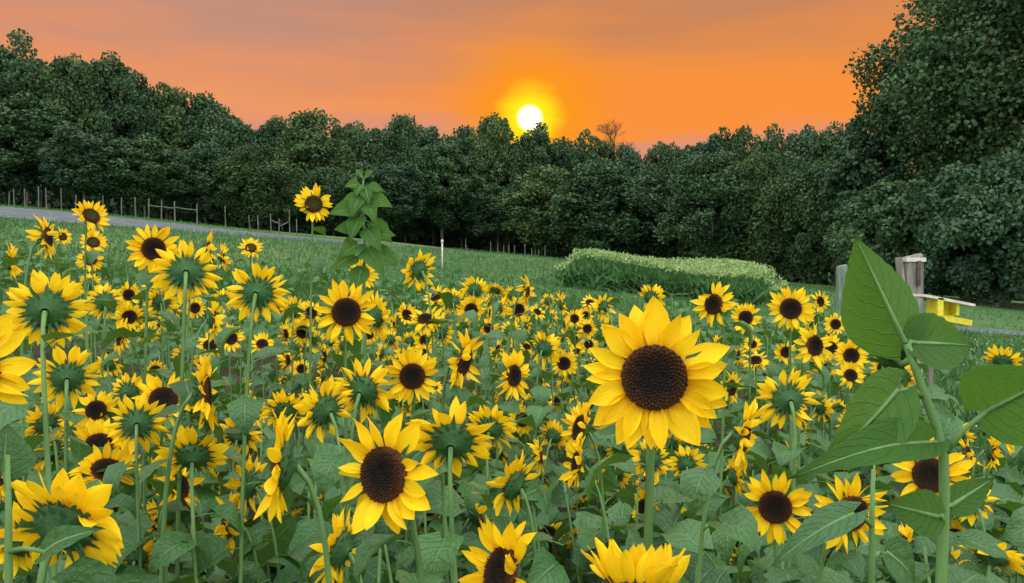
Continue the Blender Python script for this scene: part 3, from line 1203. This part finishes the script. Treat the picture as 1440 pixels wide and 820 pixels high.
# every bloom that can be told apart: px, py, width in px, yaw, pitch, label, options
S = sunflower
S(920, 531, 204, 3, 2, 'largest face-on sunflower with broad petals and dark brown disc', real=.18, lay=.09, n_pet=14, n_leaf=7, leaf_top=.22)
S(540, 667, 172, -40, 0, 'second largest sunflower, brown oval disc, turned slightly left at lower centre', real=.17, lay=.17, n_pet=10, n_leaf=6, leaf_top=.2)
S(92, 738, 184, 142, 24, 'large sunflower seen from behind at lower left, spiky green back', real=.17, lay=.22, n_leaf=6, leaf_top=.1)
S(895, 822, 195, 175, 72, 'sunflower cut by the bottom edge below the largest bloom, petals pointing up', real=.165, spread=.95, n_leaf=5)
S(706, 806, 150, -62, 22, 'drooping sunflower cut by the bottom edge, left of the one with upright petals', real=.15, spread=.35, lay=.3, n_leaf=5)
S(394, 655, 142, -94, 4, 'big sunflower in exact profile facing left, left of the second largest bloom', real=.16, lay=.12, n_leaf=6)
S(-46, 522, 178, 25, 15, 'very near sunflower cut by the left edge, long petals reaching in', real=.13, lay=.25, n_leaf=2, leaf_top=.25)
S(636, 618, 116, 172, 25, 'sunflower seen from behind just right of the second largest bloom', lay=.2)
S(67, 436, 104, 168, 6, 'sunflower seen from behind at left, big dark green back and wide petal ring', lay=.12)
S(262, 383, 86, 178, 2, 'sunflower seen from behind overlapping a face-on bloom in the upper left', lay=.15)
S(216, 350, 66, 15, 5, 'face-on sunflower half hidden by the back-turned one in the upper left', lay=.12)
S(363, 411, 82, 165, 10, 'sunflower seen from behind between the overlapping pair and the round face-on bloom', lay=.15)
S(340, 421, 34, 8, 3, 'small face-on sunflower in front of a back-turned bloom, dark round disc')
S(487, 439, 82, 4, 3, 'round face-on sunflower below the tall budding plant', lay=.09)
S(441, 287, 50, 3, 3, 'highest sunflower, face-on with greenish brown disc against the dark wood', young=True, n_leaf=5, leaf_top=.12)
S(509, 385, 44, 22, 8, 'small sunflower just above the round face-on one, turned slightly right', spread=.25)
S(588, 380, 56, -140, 8, 'back-turned sunflower standing clear at the meadow edge, below the white post')
S(414, 437, 38, 170, 5, 'small back-turned sunflower touching the left of the round face-on one')
S(401, 470, 30, 60, 5, 'small sunflower in near profile below the small back-turned bloom')
S(530, 445, 62, 120, 10, 'sunflower half hidden behind the right of the round face-on one')
S(572, 443, 33, 30, 22, 'small tilted open sunflower right of the round face-on one', spread=.25)
S(580, 529, 74, -6, 4, 'face-on sunflower with small black disc in the middle of the field', lay=.1)
S(512, 548, 86, 150, 18, 'back-turned sunflower with ragged petals left of the small black disc bloom', lay=.2)
S(456, 577, 86, -140, 12, 'three-quarter back-turned sunflower above the big profile bloom', lay=.16)
S(402, 578, 62, 175, 30, 'back-turned sunflower with petals arched over its green back, above the big profile bloom')
S(652, 508, 84, 68, -12, 'sunflower hanging to the right with dark disc edge, left petals fanned up', lay=.2)
S(668, 408, 38, 165, 10, 'small back-turned sunflower at the far edge of the field')
S(697, 408, 30, 150, 55, 'small flat-lying sunflower at the far edge of the field')
S(741, 408, 42, 82, 2, 'narrow profile sunflower standing out on the meadow left of the crop plot')
S(722, 528, 64, 55, 5, 'sunflower turned right with thin dark disc, left of the largest bloom', lay=.2)
S(766, 490, 48, 150, 12, 'back-turned sunflower with dark centre left of the largest bloom')
S(793, 511, 38, 3, 5, 'small face-on sunflower touching the left side of the largest bloom')
S(848, 432, 38, -130, 5, 'small back-turned sunflower above left of the largest bloom')
S(916, 418, 38, 160, 20, 'small back-turned sunflower peeking over the largest bloom')
S(1004, 428, 60, -38, 6, 'sunflower with oval black disc turned left, above right of the largest bloom', spread=.1)
S(1112, 434, 60, 3, 3, 'neat face-on sunflower left of the big folded leaf', lay=.08)
S(1049, 447, 42, -20, 4, 'small face-on sunflower just left of the neat round one')
S(1153, 424, 30, 50, 8, 'small profile sunflower just right of the neat round one')
S(1145, 486, 60, 48, 3, 'sunflower with narrow upright disc left of the big folded leaf')
S(1168, 489, 36, 5, 10, 'small face-on sunflower between two others left of the folded leaf')
S(1197, 500, 44, 15, 3, 'face-on sunflower at the lower left corner of the folded leaf')
S(1175, 456, 30, 20, 5, 'small sunflower above the cluster beside the folded leaf')
S(1164, 516, 26, 10, -5, 'tiny sunflower hanging below the cluster beside the folded leaf')
S(1106, 562, 84, -155, 5, 'back-turned sunflower with thick petal fringe on its left, right of the largest bloom', lay=.13)
S(1153, 572, 44, 130, 8, 'small back-turned sunflower right of the fringed back-turned one')
S(1046, 612, 96, 82, -8, 'sunflower facing right with thin dark disc line, lower right of the largest bloom', lay=.2)
S(1028, 545, 46, 60, 5, 'small sunflower tucked against the right petals of the largest bloom')
S(816, 602, 76, -70, 20, 'profile sunflower with petals fanned left under the largest bloom', lay=.2, spread=.2)
S(1090, 713, 92, 3, 2, 'face-on sunflower with a thin leaf across its black disc at lower right', lay=.13)
S(1196, 722, 106, 38, -18, 'nodding sunflower with tangled petals behind the cut stem at lower right', lay=.28, real=.15)
S(1309, 668, 98, -18, 12, 'sunflower behind the thick bent stem at lower right', lay=.16, real=.15)
S(1272, 529, 40, 140, 15, 'small sunflower half hidden under the big folded leaf')
S(1410, 508, 48, 170, 40, 'sunflower with upright petals above the large leaf at the right edge', spread=.3)
S(1270, 597, 36, 10, 20, 'small open sunflower glimpsed between two large leaves at right', spread=.3)
S(1418, 607, 60, 70, 5, 'sideways sunflower below the large leaf at the right edge')
S(1348, 612, 40, 150, 20, 'small sunflower just right of the thick bent stem')
S(1395, 782, 84, 160, 55, 'flattened sunflower with toothed petal row in the lower right corner', lay=.2)
S(1380, 733, 40, 40, -30, 'small drooping sunflower above the flattened one in the lower right')
S(230, 562, 78, 5, 32, 'sunflower tilted up with dark disc and bright lower petals, left of centre', lay=.12)
S(288, 552, 100, 84, 3, 'tall narrow profile sunflower left of centre', lay=.12)
S(182, 552, 56, 150, 5, 'back-turned sunflower touching the upward tilted one on the left')
S(139, 626, 74, 5, 35, 'sunflower with crescent brown disc above the large back-turned bloom at left', lay=.2, spread=.2)
S(150, 662, 84, 15, 45, 'sunflower with wide wing-like petals directly above the large back-turned bloom', lay=.25, spread=.2, real=.14)
S(72, 634, 66, -120, 15, 'ragged yellow sunflower at left between near leaf and crescent disc bloom', lay=.3)
S(95, 530, 82, 176, 14, 'back-turned sunflower beside the very near petals at left', lay=.14)
S(272, 640, 90, 172, 35, 'back-turned sunflower with petals raised like a crown at lower left', lay=.2, spread=.1)
S(252, 684, 74, 60, 20, 'sunflower with petals hanging both sides below the raised crown one', lay=.35)
S(336, 612, 62, 160, 30, 'back-turned sunflower left of the big profile one')
S(350, 682, 78, -130, 8, 'three-quarter back-turned sunflower touching the big profile one', lay=.2)
S(322, 735, 84, -105, 0, 'profile sunflower with long drooping petals at lower left of centre', lay=.3)
S(478, 772, 102, -125, 12, 'back-turned sunflower below left of the second largest bloom', lay=.25, real=.14)
S(722, 682, 84, -125, 15, 'three-quarter back-turned sunflower left of the largest bloom stem', lay=.22)
S(690, 602, 70, 165, 20, 'back-turned sunflower in the centre, behind the one beside the second largest bloom', lay=.2)
S(66, 334, 60, 74, 5, 'sunflower in near profile at the upper left, dark disc to the right')
S(88, 333, 24, 30, 10, 'half open small bloom touching the upper left profile sunflower', young=True, spread=.5)
S(14, 367, 52, 86, 2, 'narrow profile sunflower near the left edge')
S(128, 304, 48, 28, 30, 'tilted bright yellow sunflower against the gravel road at left', young=True)
S(131, 341, 34, 10, 25, 'small greenish yellow sunflower under the tilted one', young=True, spread=.2)
S(127, 365, 34, 3, 3, 'small face-on sunflower under the greenish one at left', young=True)
S(292, 348, 46, 86, 2, 'thin edge-on sunflower right of the overlapping pair', spread=.3)
S(313, 362, 40, 88, 5, 'pale edge-on bloom next to the thin edge-on sunflower', young=True, spread=.5)
S(353, 349, 32, 8, 35, 'small opening sunflower with greenish rim above the back-turned one', young=True, spread=.45)
S(274, 433, 30, 20, 3, 'small sunflower peeping out below the overlapping pair, right')
S(243, 438, 26, 150, 5, 'small sunflower peeping out below the overlapping pair, left')
S(455, 500, 40, 80, 5, 'small profile sunflower below the round face-on one')
S(404, 506, 32, 70, 10, 'small sunflower cluster bloom left of the small profile one')
S(620, 468, 38, 150, 10, 'small back-turned sunflower above the hanging one')
S(30, 756, 100, -125, 5, 'sunflower turned left behind the large back-turned one, cut by the left edge', lay=.25, real=.14)
S(1058, 484, 24, 10, 5, 'tiny face-on sunflower below the small one near the neat round bloom')
S(808, 448, 26, 5, 10, 'tiny sunflower at the top left of the cluster beside the largest bloom')
S(826, 462, 26, -10, 5, 'tiny sunflower in the cluster touching the top left petals of the largest bloom')
S(808, 478, 24, 10, 8, 'tiny dark-eyed sunflower in the middle of the cluster by the largest bloom')
S(828, 484, 26, 5, 5, 'tiny sunflower lowest in the cluster by the largest bloom')

# further blooms scattered through the field
ORD = ['first', 'second', 'third', 'fourth', 'fifth', 'sixth', 'seventh', 'eighth', 'ninth', 'tenth', 'eleventh', 'twelfth', 'thirteenth',
       'fourteenth', 'fifteenth', 'sixteenth', 'seventeenth', 'eighteenth', 'nineteenth', 'twentieth', 'twenty-first', 'twenty-second',
       'twenty-third', 'twenty-fourth', 'twenty-fifth', 'twenty-sixth', 'twenty-seventh', 'twenty-eighth', 'twenty-ninth', 'thirtieth']
ZONES = [
    (395, 610, 430, 570, 28, 54, 32, 'below the round face-on bloom'),
    (610, 860, 415, 570, 22, 46, 46, 'in the crowded middle distance'),
    (0, 395, 395, 560, 30, 56, 20, 'in the leafy left field'),
    (1000, 1250, 440, 610, 24, 48, 18, 'right of the largest bloom'),
    (380, 700, 560, 740, 38, 74, 22, 'around the second largest bloom'),
    (700, 1060, 580, 780, 34, 72, 32, 'low beneath the largest bloom'),
    (0, 380, 560, 810, 38, 78, 22, 'in the lower left'),
    (1060, 1440, 590, 810, 34, 70, 18, 'in the lower right'),
]
for (x0, x1, y0, y1, s0, s1, n, where) in ZONES:
    spots = []
    tries = 0
    while len(spots) < n and tries < 4000:
        tries += 1
        dm = s0 + (s1 - s0) * R.random() ** 1.5
        px, py = R.uniform(x0, x1), R.uniform(y0, y1)
        D_ = R.uniform(.125, .155)
        dd = F * D_ / dm
        c_ = P(px, py, dd)
        if c_.z - ground(c_.x, c_.y) < .42:
            continue
        if c_.x > .46 * c_.y + .55 and c_.y > 3.0:
            continue
        ok = all((px - a) ** 2 + (py - b) ** 2 > ((e + dm) * (.40 if e > 78 else .30)) ** 2 for a, b, e in FLOWERS)
        ok = ok and all((px - a) ** 2 + (py - b) ** 2 > ((e + dm) * .32) ** 2 for a, b, e, _, _, _ in spots)
        if not ok:
            continue
        face = R.choice(('front', 'front', 'back', 'back', 'back', 'left', 'left', 'right', 'right', 'up', 'up'))
        spots.append((px, py, dm, D_, face, 0))
    kinds = {}
    for s_ in sorted(spots):
        kinds.setdefault(s_[4], []).append(s_)
    word = {'front': 'facing the camera', 'back': 'seen from behind', 'left': 'in profile facing left', 'right': 'in profile facing right', 'up': 'tilted up to the sky'}
    size = 'small' if s1 < 60 else 'medium'
    for face, lst in kinds.items():
        for i, (px, py, dm, D_, _, _) in enumerate(lst):
            yaw = {'front': R.uniform(-30, 30), 'back': R.uniform(145, 215), 'left': R.uniform(-110, -72), 'right': R.uniform(72, 110), 'up': R.uniform(-40, 40)}[face]
            pit = R.uniform(35, 60) if face == 'up' else R.uniform(-5, 22)
            lab = '%s sunflower %s %s' % (size, word[face], where)
            if len(lst) > 1:
                lab += ', ' + (ORD[i] + ' from left' if i < len(lst) - 1 else 'rightmost')
            S(px, py, dm, yaw, pit, lab, real=D_, spread=R.choice((0, .1, .1, .3)), lay=R.uniform(.16, .36), n_leaf=(4 if dm < 30 else 6 if dm < 50 else 9),
              group='small sunflowers filling the field')

# ------------------------------------------------------------------ foreground plants built leaf by leaf
def blade_leaf(name, parent, base_off, B, T, width, fold, nrm, mat, sag=0.0, asym=0.0, nl=16, nw=10, curl=0.0, stalk=None, wave=.1, seed=0):
    """a large leaf from base point B to tip T; nrm is the way its upper side looks"""
    rg = random.Random(seed)
    X = (T - B)
    L = X.length
    X.normalize()
    Y = nrm.cross(X).normalized()
    Z = X.cross(Y).normalized()
    vs, fs, uv = [], [], []
    ph = rg.uniform(0, 6)
    for i in range(nl + 1):
        t = (i / nl) ** .9
        wd = prof(t, PROFILE) / .47 * width * .5
        for j in range(nw + 1):
            v = 2 * j / nw - 1
            av = abs(v)
            ww = wd * (1 + asym * v)
            tooth = 1 + (.022 * ((i % 2) * 2 - 1) if j in (0, nw) and 1 < i < nl else 0)
            back = .16 * L * av ** 1.5 * (1 - t) ** 5
            y = v * ww * math.cos(fold) * tooth
            z = av * ww * math.sin(fold) + sag * L * math.sin(math.pi * t) - curl * L * t * t
            z += wave * ww * .35 * math.sin(t * 9 + ph + v * 2) * av + .010 * L * math.sin((t - .3 * av) * 44) * av * (1 - av * .4)
            p = B + X * (t * L - back) + Y * y + Z * z - base_off
            vs.append(tuple(p))
            uv.append((t, j / nw))
    w1 = nw + 1
    for i in range(nl):
        for j in range(nw):
            fs.append((i * w1 + j, i * w1 + j + 1, i * w1 + w1 + j + 1, i * w1 + w1 + j))
    o = mesh_obj(name, vs, fs, mat, parent, uv=uv)
    # midrib
    rp, rr = [], []
    for i in range(9):
        t = i / 8 * .94
        rp.append(B + X * t * L + Z * (sag * L * math.sin(math.pi * t) - curl * L * t * t - .0006) - base_off)
        rr.append(.0024 * (1 - t) + .0005)
    v_, f_ = tube(rp, rr, 5, False)
    mesh_obj('midrib', v_, f_, M_STEM, o)
    if stalk is not None:
        v_, f_ = tube([stalk - base_off, stalk.lerp(B, .5) + Vector((0, 0, .004)) - base_off, B + X * .004 - base_off], [.0034, .0028, .0022], 6)
        mesh_obj('leaf_stalk', v_, f_, M_STEM, o)
    return o


def stem_from(o, base, pts_px, d, r0, r1):
    pts_ = [P(a, b, dd) - base for a, b, dd in pts_px]
    g_ = [Vector((pts_[0].x + .01, pts_[0].y + .03, -.05)), Vector((pts_[0].x + .004, pts_[0].y + .015, pts_[0].z * .6))]
    allp = g_ + pts_
    n = len(allp) - 1
    v_, f_ = tube(allp, [r0 + (r1 - r0) * k / n for k in range(n + 1)], 10)
    return mesh_obj('stem', v_, f_, M_STEM, o)


TOCAM = Vector((0, -1, 0))
# thick bent stem with the big folded leaf
d = .74
b_ = P(1324, 820, d)
base = Vector((b_.x, b_.y, ground(b_.x, b_.y)))
o = empty('budding_sunflower', base)
stem_from(o, base, [(1322, 850, d), (1326, 760, d), (1328, 690, d), (1327, 640, d), (1317, 600, d), (1302, 560, d), (1288, 520, d), (1275, 484, d)], d, .0062, .0036)
UPR = Vector((.35, -1, .35)).normalized()
blade_leaf('leaf', o, base, P(1273, 481, d), P(1203, 333, d - .01), .098, -.62, Vector((-.10, -1, .12)), M_LEAF_BIG, asym=.0, wave=.05, seed=1)
blade_leaf('leaf', o, base, P(1284, 482, d + .005), P(1374, 484, d + .04), .064, .30, Vector((0, -1, .35)), M_LEAF_BIG, seed=2, curl=.05, stalk=P(1276, 490, d))
blade_leaf('leaf', o, base, P(1262, 548, d - .01), P(1150, 662, d - .05), .070, .25, Vector((.25, -1, .30)), M_LEAF_BIG, seed=3, sag=.05, stalk=P(1297, 556, d))
blade_leaf('leaf', o, base, P(1304, 622, d - .01), P(1108, 674, d - .08), .050, .35, Vector((.1, -.8, .75)), M_LEAF_BIG, seed=4, sag=.10, stalk=P(1325, 634, d))
blade_leaf('leaf', o, base, P(1384, 580, d - .02), P(1500, 520, d - .07), .085, .25, Vector((-.1, -1, .4)), M_LEAF_BIG, seed=5, sag=.04, stalk=P(1327, 640, d))
blade_leaf('leaf', o, base, P(1318, 726, d - .02), P(1246, 708, d - .03), .046, .15, Vector((.1, -1, .3)), M_LEAF_BIG, seed=6, stalk=P(1327, 735, d))
blade_leaf('leaf', o, base, P(1336, 712, d + .01), P(1398, 672, d + .03), .034, .25, Vector((.1, -1, .5)), M_LEAF_BIG, seed=7, stalk=P(1328, 722, d))
# its closed dark bud behind the top of the stem
rg = random.Random(3)
c_ = P(1254, 500, d + .03)
hd = add('flower_bud', HEAD, o, mat4=Matrix.Translation(c_ - base) @ Matrix.Rotation(math.radians(-65), 4, 'X') @ Matrix.Rotation(.5, 4, 'Y') @ Matrix.Diagonal((.030, .030, .034, 1)))
for k in range(22):
    a = k * 2.4
    add('bract', BRACT, hd, mat4=Matrix.Translation((.40 * math.cos(a), .40 * math.sin(a), -.08 + .004 * k)) @ Matrix.Rotation(a, 4, 'Z') @ Matrix.Rotation(-.7 - .03 * k, 4, 'Y') @ Matrix.Diagonal((.8, .8, .8, 1)))
v_, f_ = tube([P(1281, 505, d) - base, P(1270, 512, d + .012) - base, P(1258, 505, d + .024) - base], [.004, .0035, .004], 6)
mesh_obj('bud_stalk', v_, f_, M_STEM, o)
tag(o, 'near budding sunflower plant with thick bent stem and big folded leaf at right', 'sunflower plant', 'sunflower plants without open bloom')

# the tall budding plant right of the highest bloom
d = 3.1
b_ = P(512, 420, d)
base = Vector((b_.x, b_.y, ground(b_.x, b_.y)))
o = empty('budding_sunflower', base)
stem_from(o, base, [(512, 400, d), (513, 350, d), (511, 300, d), (508, 270, d), (512, 252, d)], d, .008, .004)
k = 0
for (sy, tx, ty, wd, dz) in [(330, 470, 322, .085, -.06), (338, 556, 330, .085, -.05), (300, 462, 300, .095, -.06), (310, 552, 342, .09, .05),
                             (285, 552, 290, .085, -.05), (290, 478, 284, .085, .05), (268, 540, 268, .055, -.03), (265, 484, 262, .055, -.03),
                             (256, 526, 240, .04, -.02), (255, 500, 238, .035, .02), (360, 466, 378, .09, -.07), (352, 560, 372, .09, -.06), (370, 500, 420, .09, -.1),
                             (320, 535, 352, .09, -.09), (300, 492, 338, .085, -.09), (278, 528, 312, .08, -.08), (272, 494, 304, .075, -.08), (262, 520, 286, .06, -.06),
                             (345, 480, 360, .1, -.09), (340, 540, 388, .1, -.09), (262, 500, 276, .05, -.05)]:
    k += 1
    sp = P(511, sy, d)
    tip = P(tx, ty, d + dz)
    bp = sp.lerp(tip, .28) + Vector((0, 0, .012))
    blade_leaf('leaf', o, base, bp, tip, wd, .3, Vector((R.uniform(-.2, .2), -.85, .45)), M_LEAF_BIG, sag=.08, nl=9, nw=6, stalk=sp, seed=k, curl=.08)
tag(o, 'tall leafy budding sunflower plant rising above the field beside the highest bloom', 'sunflower plant', 'sunflower plants without open bloom')


def leafy(px, top, d, label, leaves, r0=.0075):
    b = P(px, top, d)
    base = Vector((b.x, b.y, ground(b.x, b.y)))
    o = empty('budding_sunflower', base)
    stem_from(o, base, [(px, 860, d), (px, (top + 820) / 2, d), (px + R.uniform(-4, 4), top, d)], d, r0, r0 * .3)
    for i, (sy, bx_, by_, tx, ty, wd, dz, nv) in enumerate(leaves):
        blade_leaf('leaf', o, base, P(bx_, by_, d + dz * .4), P(tx, ty, d + dz), wd, .25, Vector(nv), M_LEAF, sag=.08, nl=11, nw=8, stalk=P(px, sy, d), seed=i + px, curl=.06)
    tag(o, label, 'sunflower plant', 'sunflower plants without open bloom')


leafy(1226, 660, .95, 'cut stem with few leaves standing before the nodding bloom at lower right',
      [(740, 1200, 722, 1085, 792, .045, -.06, (.1, -.5, .85)), (790, 1245, 775, 1290, 820, .06, .03, (0, -.8, .6))])
leafy(12, 640, .80, 'near thick stem with a broad leaf at the left edge',
      [(690, 6, 668, 10, 596, .062, .02, (.5, -1, .2)), (775, 62, 778, 138, 742, .036, -.05, (.1, -.8, .7))], .0075)

# ------------------------------------------------------------------ leaves of the many plants too tangled to count
LOW = [leaf_geo(4, 2, .35, 1.2, .2, 70 + i, .4) for i in range(3)]
for q, (lv, lf, lu) in enumerate(LOW):
    pts, sz = [], []
    while len(pts) < 1800:
        y = 1.25 + 11.0 * R.random() ** 1.25
        x = R.uniform(-.78, .74) * y
        if x < 1 and R.random() < .2:
            y = R.uniform(11, 16.5)
            x = R.uniform(-.78, .0) * y
        if x > .46 * y + .75 and y > 3:
            continue
        z = R.uniform(.15, .95 if y > 2.2 else .88) * (1 if y < 11.5 else .55)
        pts.append((x, y, ground(x, y) + z))
        sz.append(R.uniform(.08, .17))
    pts, sz = np.array(pts), np.array(sz)
    N = len(pts)
    a = NR.uniform(0, 6.283, N)
    X = np.stack([np.cos(a), np.sin(a), NR.normal(-.05, .3, N)], axis=1)
    Z = NR.normal(0, .55, (N, 3)) + np.array([0, 0, 1.0])
    o = scatter('field_foliage', lv, lf, frames(X, Z) * sz[:, None, None], pts, M_LEAF, None, lu, True)
    o['kind'] = 'stuff'
    tag(o, 'tangled green sunflower leaves filling the field below the blooms', 'foliage', 'tangled sunflower leaves')
# larger leaves close to the camera, between the near plants
lv, lf, lu = leaf_geo(7, 4, .3, 1.3, .25, 91, .4)
pts, sz = [], []
while len(pts) < 900:
    y = 1.25 + 2.6 * R.random()
    x = R.uniform(-.78, .76) * y
    pts.append((x, y, ground(x, y) + R.uniform(.3, .66 + .12 * y)))
    sz.append(R.uniform(.08, .15))
pts, sz = np.array(pts), np.array(sz)
N = len(pts)
a = NR.uniform(0, 6.283, N)
X = np.stack([np.cos(a), np.sin(a), NR.normal(-.05, .3, N)], axis=1)
Z = NR.normal(0, .4, (N, 3)) + np.array([0, -.25, 1.0])
o = scatter('field_foliage', lv, lf, frames(X, Z) * sz[:, None, None], pts, M_LEAF, None, lu, True)
o['kind'] = 'stuff'
tag(o, 'broad green sunflower leaves crowding the nearest part of the field', 'foliage', 'tangled sunflower leaves')
# thin stems among them
sp = []
while len(sp) < 420:
    y = 1.3 + 10.5 * R.random() ** 1.2
    x = R.uniform(-.78, .74) * y
    if x > .46 * y + .7 and y > 3:
        continue
    sp.append((x, y, ground(x, y) - .03))
sp = np.array(sp)
tv, tf = tube([Vector((0, 0, 0)), Vector((.02, .01, .5)), Vector((0, 0, 1.0))], [.0075, .0065, .004], 5)
N = len(sp)
Mx = np.repeat(np.eye(3)[None], N, 0)
Mx[:, 0, 2] = NR.normal(0, .08, N)
Mx[:, 1, 2] = NR.normal(0, .08, N)
Mx[:, :, 2] *= NR.uniform(.7, 1.05, N)[:, None]
o = scatter('field_stems', [tuple(v) for v in tv], tf, Mx, sp, M_STEM, None, None, True)
o['kind'] = 'stuff'
tag(o, 'tangle of thin green stems deep in the sunflower field', 'stems')
